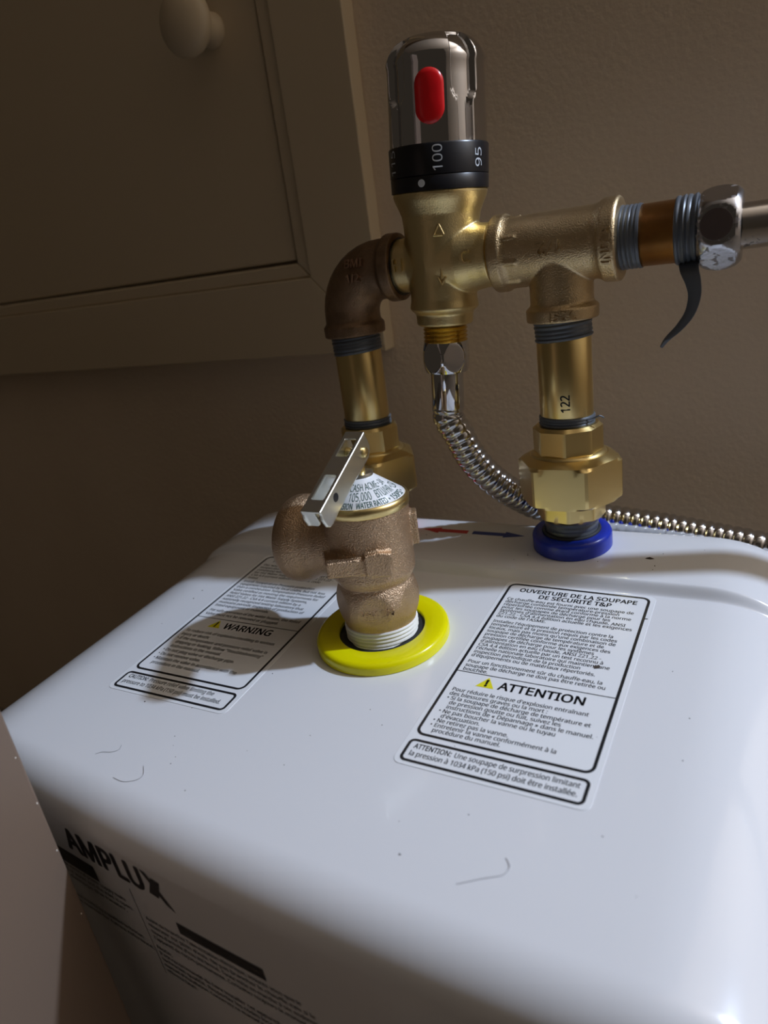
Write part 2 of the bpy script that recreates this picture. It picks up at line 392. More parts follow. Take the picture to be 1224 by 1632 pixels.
def body_ref(lines, size):
    k = (tuple(lines), size)
    if k not in _ref: _ref[k] = max(max([v[0] for v in text(t, size)[0]] or [0]) for t in lines)
    return _ref[k]
P1 = ["Ce chauffe-eau est fourni avec une soupape de", "décharge combinée température-pression", "répertoriée comme étant conforme à la norme", "pour les soupapes de décharge pour les", "systèmes d'alimentation en eau chaude, ANSI", "Z21.22 - CSA 4.4 édition actuelle et les exigences", "du code de l'ASME."]
P2 = ["Installez l'équipement de protection contre la", "température et la pression requis par les codes", "locaux, mais pas moins qu'une combinaison de", "soupape de décharge de température et de", "pression certifiée conforme aux exigences des", "soupapes de décharge pour les systèmes", "d'alimentation en eau chaude, ANSI Z21.22 -", "CSA 4.4 édition actuelle par un test reconnu à", "l'échelle nationale laboratoire qui maintient une", "inspection périodique de la production", "d'équipements ou de matériaux répertoriés."]
P3 = ["Pour un fonctionnement sûr du chauffe-eau, la", "soupape de décharge ne doit pas être retirée ou", "bouchée."]
P4 = ["Pour réduire le risque d'explosion entraînant", "des blessures graves ou la mort :", "• Si la soupape de décharge de température et", "   de pression goutte ou fuit, suivez les", "   instructions de « Dépannage » dans le manuel.", "• Ne pas boucher la vanne ou le tuyau", "   d'évacuation.", "• Ne retirez pas la vanne.", "• Entretenir la vanne conformément à la", "   procédure du manuel."]
LF, fnF = sticker((36.1, -1.7), -0.0081, 59.4, [("OUVERTURE DE LA SOUPAPE", 5.0, 5.2, 45.0), ("DE SÉCURITÉ T&P", 13.8, 8.8, 27.6)],
        [(P1, 1.9, 11.9, 24.6, 49.5), (P2, 1.9, 28.2, 50.5, 46.8), (P3, 1.9, 54.1, 58.6, 47.6)], ('ATTENTION', 65.4), 9.4, 17.0, 28.0, [(P4, 2.6, 69.9, 90.1, 48.4)],
        ('ATTENTION:', 'Une soupape de surpression limitant', 50.0, 'la pression à 1034 kPa (150 psi) doit être installée.', 50.0, 98.2, 101.3),
        'white French warning sticker beside the valve with ATTENTION heading')
E1 = ["This water heater is supplied with a combination", "temperature-pressure relief valve listed as", "complying with the standard for Relief Valves", "for Hot Water Supply Systems, ANSI Z21.22 -", "CSA 4.4 current edition and ASME code", "listed."]
E2 = ["Install Temperature-Pressure protection", "equipment required by local codes, but not less", "than a combination Temperature-Pressure Relief", "Valve certified as meeting the requirements for", "Relief Valves for Hot Water Supply Systems,", "ANSI Z21.22 - CSA 4.4 current edition by a", "nationally recognized testing laboratory that", "maintains periodic inspection of production of", "listed equipment or materials."]
E3 = ["For safe operation of the water heater, the Relief", "Valve must not be removed or plugged."]
E4 = ["To reduce risk of explosion resulting in serious", "injury or death:", "• If the temperature and pressure relief valve is", "   dripping or leaking, follow \"Troubleshooting\"", "   instructions in the manual.", "• Do not plug valve or discharge pipe.", "• Do not remove valve.", "• Maintain the valve in accordance with the", "   procedure in the manual."]
LE, fnE = sticker((-90.2, -0.6), 0.0097, 54.4, [("T&P SAFETY VALVE OPENING", 5.0, 4.4, 44.0)],
        [(E1, 2.2, 8.5, 20.8, 49.0), (E2, 2.2, 24.2, 45.4, 48.5), (E3, 2.4, 49.3, 52.2, 48.5)], ('WARNING', 60.2), 10.8, 18.6, 24.5, [(E4, 2.7, 65.4, 88.0, 47.0)],
        ('CAUTION:', 'Pressure relief valve limiting the', 43.0, 'pressure to 1034 kPa (150 psi) must be installed.', 48.5, 97.9, 101.0),
        'white English warning sticker in the valve shadow with WARNING heading')
smudge = MB().prism([(44.0, -46.6), (45.2, -46.2), (45.9, -45.2), (45.0, -44.2), (44.4, -44.9), (43.6, -45.3)], 0.22, 0.30); smudge.V = [fnF(*v) for v in smudge.V]
hpart('dirt_mark', smudge, M_dirt, LF)
tick = MB().prism([(53.6, -14.2), (55.4, -13.8), (55.4, -13.4), (53.6, -13.6)], 0.22, 0.27); tick.V = [fnF(*v) for v in tick.V]
hpart('dirt_mark', tick, M_dirt, LF)
# print on the front face
def ff(x, z, d=0.12): return (x, yfront(x) - d, z)
def fprint(name, t, x, z, material, parent=None, d=0.12): return hpart(name, mapped(t, lambda a, b, c: ff(a + x, b + z, d)), material, parent)
def frect(name, x0, x1, z0, z1, material, n=8, d=0.12):
    V = []; F = []
    for i in range(n + 1):
        x = x0 + (x1 - x0) * i / n; V += [ff(x, z0, d), ff(x, z1, d)]
    for i in range(n): F.append((2 * i, 2 * i + 2, 2 * i + 3, 2 * i + 1))
    return hpart(name, MB().add(V, F), material)
fprint('brand_lettering', text('AMPLU', 14.0, bold=0.55, width=38.2), -68.8, -25.4, M_ink)
hpart('brand_lettering', MB().add([ff(-29.4, -15.2, .14), ff(-27.0, -15.6, .14), ff(-18.6, -28.6, .14), ff(-22.0, -26.6, .14)], [(0, 1, 2, 3)]), M_ink)
hpart('brand_lettering', MB().add([ff(-25.0, -16.8, .16), ff(-21.4, -17.4, .16), ff(-24.6, -25.4, .16), ff(-28.6, -24.8, .16)], [(0, 1, 2, 3)]), M_ink)
bn = frect('warning_banner', -20.8, 13.2, -38.6, -33.6, M_ink)
fprint('banner_text', text('MISE EN GARDE', 3.9, bold=0.06, width=24.5), -12.6, -37.5, M_inkgrey, bn, 0.2)
hpart('banner_symbol', MB().add([ff(-18.4, -37.6, .2), ff(-14.6, -37.6, .2), ff(-16.5, -34.5, .2)], [(0, 1, 2)]), M_inkgrey, bn)
frect('warning_banner', -95, -58.5, -36.2, -29.2, M_ink)
frect('divider_line', -40.3, -40.05, -70, -29.5, M_inkgrey, 1)
FT1 = ["Avant de brancher l'alimentation électrique, assurez-vous que le", "réservoir est plein d'eau. Ne pas brancher le chauffe-eau si le", "tuyau d'arrivée d'eau est fermé. Toute mise en marche à sec endommage", "l'appareil de façon permanente. Consultez toujours le manuel."]
FT2 = ["Note:", "Il est recommandé de faire installer cet appareil par un", "technicien qualifié. Respectez les codes locaux et le", "manuel d'installation. Conservez ce manuel pour toute", "référence future."]
for i, t in enumerate(FT1): fprint('panel_text', text(t, 2.55, bold=0.03, width=(62, 66, 70, 62)[i]), -37.6, -42.0 - 3.05 * i, M_ink)
for i, t in enumerate(FT2): fprint('panel_text', text(t, 2.55, bold=0.03, width=(7, 58, 55, 52, 14)[i]), -38.4, -56.2 - 2.95 * i, M_ink)
LT = ["Before connecting the electrical power supply make", "sure the tank is full of water and the inlet is open.", "Dry start will damage the heater.", "", "Have this appliance installed by a qualified technician", "and keep the manual for future reference."]
for i, t in enumerate(LT):
    if t: fprint('panel_text', text(t, 2.5, bold=0.03, width=(54, 56, 52, 0, 52, 56)[i]), -100 if i < 4 else -97, (-38.6, -41.6, -44.6, 0, -55.5, -58.6)[i], M_ink)

# ------------------------------------------------------------------ pressure relief valve
VX, VY = 0.0, -47.8
RV = thing('relief_valve', (VX, VY, -3.3), 'cast bronze relief valve with steel lever standing in yellow collar', 'valve')
Fv = Matrix.Translation((VX, VY, 0))
CAMZ = R(-57.6)
part('sealing_tape', MB().lathe([(-4.2, 12.4), (-3.6, 13.3)] + ridges(-3.0, 4.6, 13.5, 5, 0.45)[1:], frame((VX, VY, 0), (-0.03, 0.05, 1)), 48), M_tapew, RV, 50)
body = MB()
body.lathe([(3.6, 11.5), (3.8, 13.3), (6.0, 13.6), (7.0, 13.4), (9.5, 13.4), (17.5, 13.4), (19.5, 13.4), (22.0, 13.4), (23.5, 14.6), (25.5, 15.6), (40, 15.7), (50.5, 15.9), (51, 12)], Fv, 64)
body.lathe([(0, 13.2), (18, 13.6), (22, 14.6), (25, 16.2), (28, 17.1), (31, 16.9), (33.0, 15.9), (33.6, 13.5)], frame((VX, VY, 35.3), (-1, 0, 0)), 64)
# cast flow-arrow bar with wedge head
Fa = Fv @ Matrix.Rotation(CAMZ, 4, 'Z')
def pr(mb, poly, r0, r1):     # poly in (tangent, z) seen from the camera; extruded radially
    n = len(poly); V = [(r0, t, z) for t, z in poly] + [(r1, t * 0.96, z) for t, z in poly]
    mb.add(V, [tuple(range(n))[::-1], tuple(range(n, 2 * n))] + [(i, (i + 1) % n, n + (i + 1) % n, n + i) for i in range(n)], Fa)
pr(body, [(-3.0, 29.8), (6.2, 28.4), (7.4, 37.2), (2.5, 38.2), (-3.0, 37.6)], 8, 17.6)
pr(body, [(-17, 30.8), (-2, 30.2), (-2, 36.4), (-17, 36.6)], 5, 16.7)
# flat wrench pads on the lower section
body.radial(lambda a, z: min(15.6 - 0.032 * (z - 14) ** 2, poly_r(a, 6, 14.35, CAMZ + R(22))), [4.5 + 1.0 * k for k in range(19)], Fv, 144)
# lug on the far right side
body.box((13.5, -3.2, 34), (18.2, 3.2, 46), Fv @ Matrix.Rotation(R(28), 4, 'Z'))
part('valve_body', cast(body, 0.45, 5), M_bronze, RV, 60)
part('cast_lettering', mapped(text('MAX 150', 3.2, extrude=0.25), lambda a, b, c: (Fa @ Matrix.Rotation(R(-8), 4, 'Z')) @ Vector((14.3 + c, a - 5.6, 12.6 + b))), M_bronze, RV, 0)
part('cap_rim', MB().lathe([(49.8, 15.5), (50.3, 16.2), (52.6, 16.4), (53.6, 16.1), (54.0, 15.4), (53.7, 15.0), (53.2, 14.6)], Fv, 72), M_brass, RV, 50)
def coneZ(r): return 53.6 + (15.2 - r) * (8.2 / 11.0)
rl = part('rating_label', MB().lathe([(53.0, 15.25), (53.65, 15.2), (coneZ(11), 11), (coneZ(7), 7), (coneZ(4.0), 4.0)], Fv, 72), M_label, RV, 50)
def arc_text(body_, size, rad, th0, th1, bold=0.0, material=M_green):
    V, F = text(body_, size, bold=bold); w = max(v[0] for v in V)
    def fn(x, y, z):
        r = rad - y * 0.80; a = R(th0 + (th1 - th0) * x / w); return (VX + r * cos(a), VY + r * sin(a), coneZ(r) + 0.10)
    part('label_text', mapped((V, F), fn), material, rl, 0)
arc_text('CASH ACME', 4.3, 8.9, -88, -14)
arc_text('• 3/4', 4.0, 8.9, -11, 12)
arc_text('105,000', 5.0, 12.2, -85, -43)
arc_text('BTU/HR', 5.0, 12.2, -35, 6)
arc_text('• CSA', 5.0, 12.2, 9, 34)
arc_text('EXPANSION', 3.4, 14.7, -112, -75, 0.08)
arc_text('WATER RATED', 3.4, 14.7, -70, -22, 0.08)
arc_text('• 150PSI •', 3.4, 14.7, -19, 22, 0.08)
part('washer', MB().lathe([(61.0, 4.6), (61.8, 4.8), (62.6, 4.6), (62.9, 3.2), (63.0, 0.5)], Fv, 40), M_zinc, RV, 50)
part('lever_post', MB().lathe([(62, 2.2), (71, 2.2), (72, 1.6)], Fv, 24), M_brass, RV, 50)
# lever: bent channel, runs towards the viewer and down
top = Vector((0, -47.0, 77.2)); bot = Vector((0, -80.4, 60.0)); dl = (bot - top).normalized(); LL = (bot - top).length
Ml = frame(top, (dl.cross(Vector((1, 0, 0)))) * -1, (1, 0, 0))     # local x = world x, z = plate normal
if (Ml.to_3x3() @ Vector((0, 0, 1))).z < 0: Ml = frame(top, dl.cross(Vector((1, 0, 0))), (1, 0, 0))
sgn = 1 if (Ml.to_3x3() @ Vector((0, 1, 0))).dot(dl) > 0 else -1
T = 0.9; HW = 3.9
def plate_with_slots(x0, x1, L, slots, z0, z1):
    """plate along y from 0 to L with rectangular slots (y0,y1,x0,x1)"""
    mb = MB(); ys = sorted({0, L, *[s_[0] for s_ in slots], *[s_[1] for s_ in slots]})
    for a, b in zip(ys, ys[1:]):
        hit = [s_ for s_ in slots if s_[0] <= a and s_[1] >= b]
        for (p, q) in (((x0, hit[0][2]), (hit[0][3], x1)) if hit else ((x0, x1),)):
            mb.box((p, sgn * a if sgn > 0 else -b, z0), (q, sgn * b if sgn > 0 else -a, z1))
    return mb
lev = plate_with_slots(-HW, HW, LL, [(3.6, 12.2, -2.2, 2.3), (21.0, 32.0, -2.2, 2.3)], -T, 0)
def side(xa, xb, poly, holes):
    """flange polygon in (along, depth) with round holes cut by bridging"""
    mb = MB(); mb.prism(poly, xa, xb, Matrix(((0, 0, 1, 0), (sgn, 0, 0, 0), (0, -1, 0, 0), (0, 0, 0, 1)))); return mb
fl = [(0.6, 0), (0.2, 3.0), (0.4, 6.0), (1.6, 7.8), (4.0, 8.8), (7.0, 8.8), (16.5, 8.3), (31.0, 8.4), (34.5, 8.7), (36.6, 8.3), (38.0, 6.6), (38.2, 3.0), (LL - 0.4, 0)]
for xa in (-HW, HW - T):
    s_ = side(xa, xa + T, fl, []); lev.add(s_.V, s_.F)
lev.prism(rrect(-HW, 0, HW - 2.4, 7.2, 2.4), 0, T, Matrix(((1, 0, 0, 0), (0, 0, sgn, sgn * (LL - T)), (0, -1, 0, 0), (0, 0, 0, 1))))
lv = cast(lev, 0.28, 3, 0.5); lv.V = [tuple(Ml @ Vector(v)) for v in lv.V]
LV = part('lever', lv, M_zinc, RV, 50)
def onflange(al, dp, x): return Ml @ Vector((x, sgn * al, -dp))
part('lever_pin', MB().lathe([(-5.0, 1.5), (-4.6, 1.8), (4.6, 1.8), (5.0, 1.2)], frame(onflange(5.0, 5.2, 0), (1, 0, 0)), 20), M_brass, RV, 50)
part('lever_hole', MB().lathe([(HW - 0.1, 1.6), (HW + 0.08, 1.5)], frame(onflange(28.0, 3.2, 0), (1, 0, 0)), 20), M_black, LV, 0)

# ------------------------------------------------------------------ plumbing row
PX, PY = 53.4, 29.7          # cold riser
HX = -40.3                   # hot riser
ZR = 127.4                   # height of the horizontal run
def union(x, label):
    t = thing('pipe_union', (x, PY, 12), label, 'pipe fitting', 'brass unions on the heater ports')
    F = Matrix.Translation((x, PY, 0))
    part('sealing_tape', MB().lathe(ridges(12.2, 20.2, 10.9, 3, 0.25), F, 40), M_tapeg, t, 50)
    part('bottom_collar', MB().radial(lambda a, z: min(poly_r(a, 8, 13.2, R(10)), 14.1 - max(0, 20.6 - z) * 1.2), [19.4, 20.6, 24, 28.5], F), M_brass, t, 25)
    def nut(a, z): return min(poly_r(a, 6, 18.7, R(2)), 21.9 - max(0, 29.6 - z) * 1.6, 21.4 - max(0, z - 44.6) * 2.0)
    part('union_nut', MB().radial(nut, [28.0, 29.0, 29.8, 33, 38, 42, 44.2, 45.4, 46.4, 47.4], F), M_brass, t, 22)
    part('top_collar', MB().radial(lambda a, z: min(poly_r(a, 8, 13.0, R(10)), 14.0 - max(0, z - 58.4) * 1.3), [46.5, 47.4, 50, 54, 58.4, 59.8], F), M_brass, t, 25)
    part('collar_bead', MB().lathe([(46.6, 12), (47.2, 15.4), (48.2, 14.9), (48.9, 13.4), (49, 12)], F, 48), M_brass, t, 50)
    return t
union(HX, 'brass pipe union behind the relief valve, under the dark elbow')
union(PX, 'brass pipe union above the blue collar, under the tee')
def nipple(x, label):
    t = thing('pipe_nipple', (x, PY, 57), label, 'pipe', 'upright brass nipples')
    F = Matrix.Translation((x, PY, 0))
    part('tube', MB().lathe([(58, 9.9), (59, 10.5), (100, 10.5), (101, 9.8)], F, 48), M_brass, t, 50)
    part('sealing_tape', MB().lathe(ridges(-2.7, 2.7, 10.75, 4, 0.35), frame((x, PY, 60.9), (0.03, 0.01, 1)), 40), M_tapeg, t, 50)
    part('sealing_tape', MB().lathe(ridges(-4, 4, 10.75, 5, 0.3), frame((x, PY, 97.4), (-0.06, 0.0, 1)), 40), M_tapeg, t, 50)
    return t
nipple(HX, 'short upright brass pipe between dark elbow and left union')
n2 = nipple(PX, 'short upright brass pipe stamped 122 below the tee')
AZC = R(-75)
part('stamp', mapped(text('122', 5.0, bold=0.1, width=6.6), lambda a, b, c: (PX + 10.6 * cos(AZC - b / 10.6 + 0.12), PY + 10.6 * sin(AZC - b / 10.6 + 0.12), 66.4 + a)), M_ink, n2, 0)
# tape shreds sticking out on the right nipple
part('tape_shred', MB().tube(catmull([(PX + 9, PY - 6, 62.4), (PX + 11.6, PY - 5, 62.6), (PX + 14.0, PY - 5, 63.6), (PX + 15.4, PY - 4, 62.6)], 4), 0.35, 6), M_tapeg, n2, 0)

# elbow
EL = thing('pipe_elbow', (HX, PY, 100), 'dark bronze elbow on the left pipe, screwed to the mixing valve', 'pipe fitting')
arc = [(-13.5, PY, ZR), (-18, PY, ZR)] + [(HX + 17.5 - 17.5 * sin(R(a)), PY, ZR - 17.5 + 17.5 * cos(R(a))) for a in range(0, 91, 9)] + [(HX, PY, 106), (HX, PY, 101.2)]
mb = MB().tube(arc, 12.3, 40)
mb.lathe([(0, 12.0), (0.3, 13.6), (5.0, 13.8), (6.5, 12.2)], frame((-13.2, PY, ZR), (-1, 0, 0)), 56)
mb.lathe([(0, 12.0), (0.3, 13.6), (4.6, 13.8), (6.3, 12.2)], frame((HX, PY, 101.0), (0, 0, 1)), 56)
part('elbow_body', cast(mb, 0.5, 4), M_elbow, EL, 60)
part('dark_mouth', MB().loop([(0, 11.6), (0.3, 11.6), (0.3, 10.0), (0, 10.0)], frame((-13.15, PY, ZR), (1, 0, 0)), 48), M_black, EL, 0)
# raised letters on the elbow's front quarter
for j, (tx, zz) in enumerate((('BMI', ZR + 2.5), ('1/2', ZR - 3.4))):
    def fn(a, b, c, zz=zz): return Vector((-33.6 + a, PY - math.sqrt(max(12.4 ** 2 - (zz + b - ZR) ** 2, 1)) - 0.75 - c, zz + b))
    part('cast_lettering', mapped(text(tx, 4.6, bold=0.1, extrude=0.35), fn), M_worn, EL, 0)

# thermostatic mixing valve (leans a little to the right)
LEAN = Matrix.Translation((5.6, PY, 128)) @ Matrix.Rotation(R(3.8), 4, 'Y')
MVL = thing('mixing_valve', (5.6, PY, 96), 'brass mixing valve with black temperature dial and chrome knob', 'valve')
mb = MB().lathe([(-25.5, 10.5), (-25, 11.6), (-20.5, 12.0), (-19.5, 13.4), (-18.2, 14.3), (-15, 13.6), (-8, 13.8), (2, 14.6), (12, 15.0), (17, 15.6), (20, 16.8), (22.5, 18.0), (24.5, 18.6), (25.7, 18.4)], LEAN, 64)
mb.lathe([(-2, 13.5), (6, 12.6), (12, 10.9), (19.6, 10.7)], frame((5.6, PY, 127.6), (-1, 0, 0)), 48)
mb.lathe([(-2, 14.5), (10, 14.2), (15, 12.8), (18.5, 12.2), (22.4, 12.0)], frame((5.6, PY, 127.6), (1, 0, 0)), 48)
part('valve_body', cast(mb, 0.45, 7), M_brassc, MVL, 60)
part('outlet_thread', MB().lathe([(-26, 9.0)] + [(-26.4 - 0.8 * k, 9.3 if k % 2 else 8.7) for k in range(8)] + [(-33, 8.6)], LEAN, 40), M_brassthr, MVL, 0)
part('inlet_thread', MB().lathe([(26.8 + 0.6 * k, 11.8 if k % 2 else 11.3) for k in range(4)], frame((0, PY, 127.6), (1, 0, 0)), 48), M_brassthr, MVL, 0)
rb = part('dial_base', MB().lathe([(25.4, 18.2), (25.5, 19.0), (30.3, 19.1), (30.7, 18.7)], LEAN, 72), M_black, MVL, 50)
dr = part('dial_ring', MB().lathe([(30.4, 18.6), (30.8, 19.15), (40.6, 19.3), (41.2, 18.9)], LEAN, 72), M_black, MVL, 50)
def dial(t, az, z0, size=5.4, w=None):
    V, F = text(t, size, width=w); rr = 19.32
    part('dial_number', mapped((V, F), lambda a, b, c: LEAN @ Vector((rr * cos(R(az) - (b - size * .36) / rr), rr * sin(R(az) - (b - size * .36) / rr), z0 + a))), M_dialw, dr, 0)
dial('115', -130, 31.6, 5.2, 8.6); dial('100', -68, 31.8, 5.2, 8.6); dial('95', -17, 32.4, 5.2, 6.4); dial('85', 34, 32.4, 5.2, 6.4); dial('120', 180, 31.6, 5.2, 8.6)
da = R(-87)
part('indicator_dot', MB().lathe([(0, 1.35), (0.15, 1.3)], LEAN @ frame((19.08 * cos(da), 19.08 * sin(da), 28.0), (cos(da), sin(da), 0)), 24), M_dialw, rb, 0)
RIB = R(-77)
def knob_r(a, z):
    z = z + 3.0
    zz = z - 44.0; r = 18.7 - 0.02 * zz
    if z > 70: r = (18.7 - 10.5) + 10.5 * math.sqrt(max(0, 1 - ((z - 70) / 10.0) ** 2))
    d = abs(((math.degrees(a - RIB) + 45) % 90) - 45)        # 0 at rib centre, 45 in the recess
    half = 15.5 - 7.5 * (1 - ss(57.0, 61.0, z))              # half width of the recess in degrees
    rec = ss(45 - half - 2.2, 45 - half + 1.2, d)
    flat = 18.7 * cos(R(45)) / max(cos(R(45 - 45 + (45 - d))), 0.2)
    dep = 2.3 * ss(43.8, 44.2, z) * (1 - ss(78.6, 79.6, z))
    return max(r - dep * rec, 0.3)
zs = [44.0, 44.4, 46, 49, 52, 55, 56.5, 57.5, 58.5, 59.5, 60.5, 61.5, 63, 66, 70, 71.5, 73, 74.5, 76, 77.3, 78.4, 79.2, 79.7, 80.0]
part('temperature_knob', MB().radial(knob_r, [z - 3.0 for z in zs], LEAN, 288), M_chrome, MVL, 40)
bt = MB(); n = 40
for k, (sc, h) in enumerate(((1.0, -0.6), (1.0, 0.7), (0.93, 1.25), (0.8, 1.55), (0.5, 1.75), (0.05, 1.8))): pass
def stad(sc):
    P = []
    for i in range(n):
        a = 2 * PI * i / n; P.append((5.2 * sc * cos(a), 5.2 * sc * sin(a) + (3.6 if sin(a) > 0 else -3.6) * sc))
    return P
bt.rings([[((18.5 + h) * cos(RIB + R(3) + x / 18.5), (18.5 + h) * sin(RIB + R(3) + x / 18.5), 55.8 + y) for x, y in stad(sc)] for sc, h in ((1.0, -0.6), (1.0, 0.7), (0.93, 1.25), (0.8, 1.55), (0.5, 1.75), (0.05, 1.8))], True, True, LEAN)
part('lock_button', bt, M_red, MVL, 40)
def emboss(body_, size, az, z0, rr, base=LEAN, rot=0.0, bold=0.15, ext=0.35):
    V, F = text(body_, size, bold=bold, extrude=ext); cx = (min(v[0] for v in V) + max(v[0] for v in V)) / 2; cy = (min(v[1] for v in V) + max(v[1] for v in V)) / 2
    def fn(a, b, c):
        x, y = a - cx, b - cy; x, y = x * cos(rot) - y * sin(rot), x * sin(rot) + y * cos(rot)
        return base @ Vector(((rr + c) * cos(az + x / rr), (rr + c) * sin(az + x / rr), z0 + y))
    return mapped((V, F), fn)
def bars(segs, az, rr, base=LEAN):
    mb = MB()
    for (x0, y0), (x1, y1) in segs:
        p = Vector((rr * cos(az + x0 / rr), rr * sin(az + x0 / rr), y0)); q = Vector((rr * cos(az + x1 / rr), rr * sin(az + x1 / rr), y1))
        mb.tube([base @ p, base @ q], 0.45, 8)
    return mb
az0 = R(-66)
part('flow_mark', bars([((-3.4, 9.6), (-1.2, 13.6)), ((-1.2, 13.6), (0.6, 9.8)), ((-3.4, 9.6), (0.2, 9.6))], az0, 15.0), M_brassc, MVL, 60)
part('flow_mark', bars([((-0.9, -0.6), (-0.9, -6.4)), ((-0.9, -8.6), (0.7, -5.9)), ((-0.9, -8.6), (-2.2, -5.9))], az0, 14.65), M_brassc, MVL, 60)
Farm = frame((5.6, PY, 127.6), (1, 0, 0), (0, 0, 1))
def on_arm(body_, size, xc, rr, zc):
    V, F = text(body_, size, bold=0.15, extrude=0.35); cx = (min(v[0] for v in V) + max(v[0] for v in V)) / 2; cy = (min(v[1] for v in V) + max(v[1] for v in V)) / 2
    return mapped((V, F), lambda a, b, c: (xc + a - cx, PY - (rr + c) * cos((b - cy + zc) / rr), 127.6 + (rr + c) * sin((b - cy + zc) / rr)))
part('cast_letter', on_arm('H', 7.0, -9.6, 11.5, 0.8), M_brassc, MVL, 0)
part('cast_letter', on_arm('C', 7.0, 20.6, 13.7, 0.8), M_brassc, MVL, 0)

# tee
TE = thing('pipe_tee', (PX, PY, 100), 'cast brass half-inch tee right of the mixing valve', 'pipe fitting')
TX = frame((0, PY, ZR), (1, 0, 0))
mb = MB().lathe([(28.6, 12.5), (28.8, 13.9), (29.5, 14.4), (33.4, 14.4), (34.4, 13.6), (36.0, 12.9), (67.5, 13.0), (69.4, 13.7), (70.2, 14.5), (75.2, 14.7), (76.0, 14.0), (76.2, 12.0)], TX, 64)
mb.lathe([(100.6, 12.0), (100.8, 13.6), (105.4, 13.8), (107.0, 11.9), (ZR, 11.9)], Matrix.Translation((PX, PY, 0)), 56)
for a in (-150, -100, -60, -20, 20):
    mb.box((33, -0.7, 11.6), (40.0, 0.7, 13.5), Matrix.Translation((0, PY, ZR)) @ Matrix.Rotation(R(a + 165), 4, 'X'))
part('tee_body', cast(mb, 0.5, 4), M_tee, TE, 60)
def on_run(body_, size, xc, rr, zc, rot=0.0, wrap=False, ext=0.35):
    V, F = text(body_, size, bold=0.12, extrude=ext); cx = (min(v[0] for v in V) + max(v[0] for v in V)) / 2; cy = (min(v[1] for v in V) + max(v[1] for v in V)) / 2
    def fn(a, b, c):
        x, y = a - cx, b - cy; x, y = x * cos(rot) - y * sin(rot), x * sin(rot) + y * cos(rot)
        return (xc + x, PY - (rr + c) * cos((y + zc) / rr), ZR + (rr + c) * sin((y + zc) / rr))
    return mapped((V, F), fn)
part('cast_lettering', on_run('1/2', 6.8, 52.6, 13.5, 0.4, PI, ext=0.5), M_tee, TE, 0)
part('cast_lettering', on_run('INDIA', 4.8, 72.8, 14.85, -1.5, R(90)), M_tee, TE, 0)
part('cast_lettering', mapped(text('150 C', 4.4, bold=0.12, extrude=0.3), lambda a, b, c: (PX + (14.0 + c) * cos(R(-100) + a / 13.8), PY + (14.0 + c) * sin(R(-100) + a / 13.8), 101.6 + b)), M_tee, TE, 0)

# horizontal nipple with tape
HN = thing('pipe_nipple', (89, PY, 116), 'short brown copper pipe wrapped in grey tape between tee and hex nut', 'pipe')
part('tube', MB().lathe([(76.5, 9.8), (77, 10.4), (93.8, 10.5), (94.2, 10.9), (94.6, 10.9), (101.5, 10.5)], TX, 48), M_copper, HN, 50)
part('sealing_tape', MB().lathe(ridges(75.6, 83.2, 10.7, 5, 0.3), TX, 44), M_tapeg, HN, 50)
part('sealing_tape', MB().lathe(ridges(94.2, 101.6, 11.0, 4, 0.45), TX, 44), M_tapeg, HN, 50)
# loose tape tail hanging below
tail = catmull([(98.6, 27.0, 117.4), (99.4, 22.5, 114.6), (100.8, 20.6, 110.5), (101.3, 20.0, 106.0), (99.9, 19.6, 100.6), (96.6, 19.8, 96.0), (92.6, 20.2, 92.2), (90.6, 20.4, 89.4)], 5)
wds = [3.4 - 2.9 * (i / (len(tail) - 1)) ** 1.1 for i in range(len(tail))]
rr_ = []
for i, p in enumerate(tail):
    d = (tail[min(i + 1, len(tail) - 1)] - tail[max(i - 1, 0)]).normalized(); x = Vector((0.92, -0.38, 0.0)); x = (x - d * x.dot(d)).normalized(); nn = d.cross(x) * 0.18; w = x * wds[i]
    rr_.append([tuple(p - w - nn), tuple(p - nn * 0.2 + nn * 2.2), tuple(p + w - nn), tuple(p + w + nn), tuple(p + nn * 4), tuple(p - w + nn)])
part('tape_tail', MB().rings(rr_), M_tapeg, HN, 60)

# supply pipe with its hex nut, slants back to the wall
SP = thing('supply_pipe', (115, PY, 118), 'stained chrome supply pipe with hex nut running off to the right', 'pipe')
def nutr(a, z):
    e = max(0, 103.2 - z, z - 112.8); return min(poly_r(a, 6, 12.0, R(52)), 13.6 - 0.042 * (z - 108) ** 2 - 0.2 * e * e)
part('hex_nut', MB().radial(nutr, [101.4 + 0.7 * k for k in range(20)], frame((0, PY, 126.6), (1, 0, 0), (0, 0, 1)), 144), M_oldchrome, SP, 16)
fa = R(0)
part('tarnished_facet', MB().lathe([(0, 5.0), (0.12, 4.9)], Matrix.Translation((107.6, PY, 126.6)) @ Matrix.Rotation(R(0), 4, 'X') @ frame((0, -11.98 * cos(R(8)), 11.98 * sin(R(8))), (0, -cos(R(8)), sin(R(8)))), 32), M_facet, SP, 0)
e0 = Vector((113, PY - 0.2, 126.3)); dr_ = Vector((cos(R(15.5)), sin(R(15.5)), 0)); Lp = (XQ + 1 - e0.x) / dr_.x
part('tube', MB().lathe([(0, 7.4), (Lp, 7.4)], frame(e0, dr_), 40), M_pipe, SP, 50)

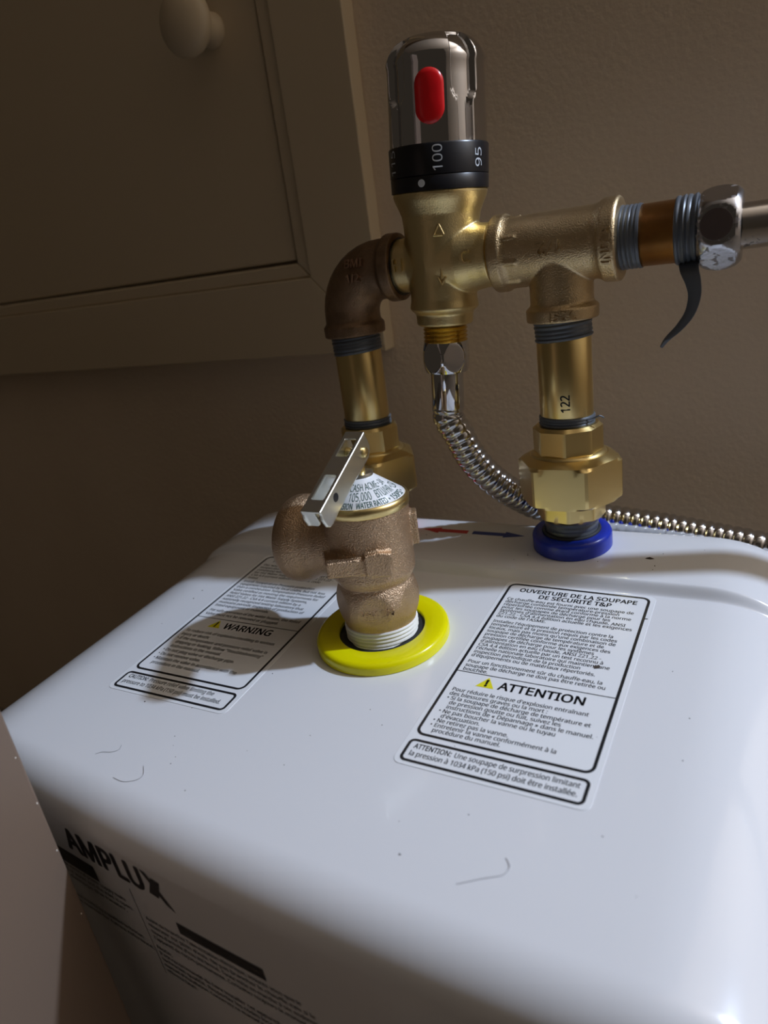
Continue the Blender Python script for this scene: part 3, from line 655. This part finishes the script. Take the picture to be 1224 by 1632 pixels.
# flexible hose under the mixing valve
HO = thing('flexible_hose', (4.5, PY, 60), 'corrugated chrome hose curving from mixing valve behind the right pipe', 'hose')
Fh = LEAN
def hn(a, z): return min(poly_r(a, 6, 9.2, R(-16)), 10.35 - 0.032 * (z + 38.4) ** 2)
part('hose_nut', MB().radial(hn, [-45 + 0.65 * k for k in range(21)], Fh, 144), M_chrome, HO, 18)
part('hose_sleeve', MB().lathe([(-45.5, 6.0), (-45.2, 7.0), (-60.6, 7.0), (-61.4, 6.7), (-61.6, 6.0)], Fh, 40), M_chrome, HO, 50)
hp = catmull([LEAN @ Vector((0, 0, -60)), LEAN @ Vector((0, 0, -66)), (4.6, 31, 54.5), (8.4, 34, 43.0), (15.6, 39, 31.0), (26, 46, 20.0), (36, 52.5, 13.0), (59.6, 60, 6.2), (86.6, 62, 2.2), (107, 63, -1.4), (135, 64, -6.5), (175, 64, -14), (230, 68, -30)], 160)
# resample at 0.4 mm
rs = [hp[0]]; acc = 0.0
for a, b in zip(hp, hp[1:]):
    acc += (b - a).length
    if acc >= 0.4: rs.append(b); acc = 0.0
part('hose_tube', MB().tube(rs, lambda i: (6.3, 6.62, 6.85, 6.95, 7.0, 6.95, 6.85, 6.62)[i % 8], 24), M_hose, HO, 0 if False else 70)

# ------------------------------------------------------------------ crumbs and hairs on the heater top
def hair(pts, label):
    P = catmull([hw(*p) for p in pts], 8)
    single('hair_strand', MB().tube(P, 0.075, 6), M_dust, label, 'hair', smooth=60)
hair([(67.0, -138.3, .1), (69.0, -137.0, .12), (72.5, -134.7, .14), (76.2, -132.5, .12), (77.2, -131.0, .16), (77.3, -129.2, .2), (75.8, -127.4, .14)], 'thin grey hair curled on the bare heater top near its front edge')
hair([(-49.4, -140.6, .1), (-45.1, -140.9, .12), (-42.2, -139.9, .12), (-40.2, -138.2, .2), (-40.4, -136.2, .2), (-43.2, -133.4, .14)], 'thin dark hair hooked on the heater top near the front left edge')
hair([(-64.6, -134.7, .1), (-62.9, -133.2, .14), (-59.5, -132.1, .12), (-57.8, -130.4, .16), (-58.6, -128.5, .14)], 'short dark fibre on the heater top, left of the hooked hair')
sp = MB()
for k in range(90):
    x = random.uniform(-110, 112); y = random.uniform(-138, -4) if k < 75 else random.uniform(8, 38); r = random.choice((0.12, 0.16, 0.2, 0.3)); z = 0.02 if y < 0 else PH + 0.02
    if abs(x) < 28 and abs(y + 48) < 28: continue
    if 33 < x < 93 and -110 < y < 3 and k % 3: continue
    V = []; nn = 6
    for i in range(nn): V.append(hw(x + r * random.uniform(.5, 1.6) * cos(2 * PI * i / nn), y + r * random.uniform(.5, 1.6) * sin(2 * PI * i / nn), z))
    V.append(hw(x, y, z + r * 0.8 + (0.2 if 33 < x < 93 else 0)))
    sp.add(V, [(i, (i + 1) % nn, nn) for i in range(nn)] + [tuple(range(nn))[::-1]])
sp.V = [(v[0], v[1] * cos(TILT) + v[2] * sin(TILT), -v[1] * sin(TILT) + v[2] * cos(TILT)) for v in sp.V]
hpart('dust_specks', sp, M_dirt)['kind'] = 'stuff'
cr = MB().add([hw(84.5, 21.5, PH + .02), hw(86.6, 21.2, PH + .02), hw(88.2, 21.9, PH + .02), hw(86.8, 22.8, PH + .02), hw(85.0, 22.5, PH + .02), hw(86.4, 22.0, PH + 0.7)], [(0, 1, 5), (1, 2, 5), (2, 3, 5), (3, 4, 5), (4, 0, 5), (4, 3, 2, 1, 0)])
single('crumb', cr, M_dirt, 'dark crumb on the rear deck right of the blue collar', 'debris', smooth=0)
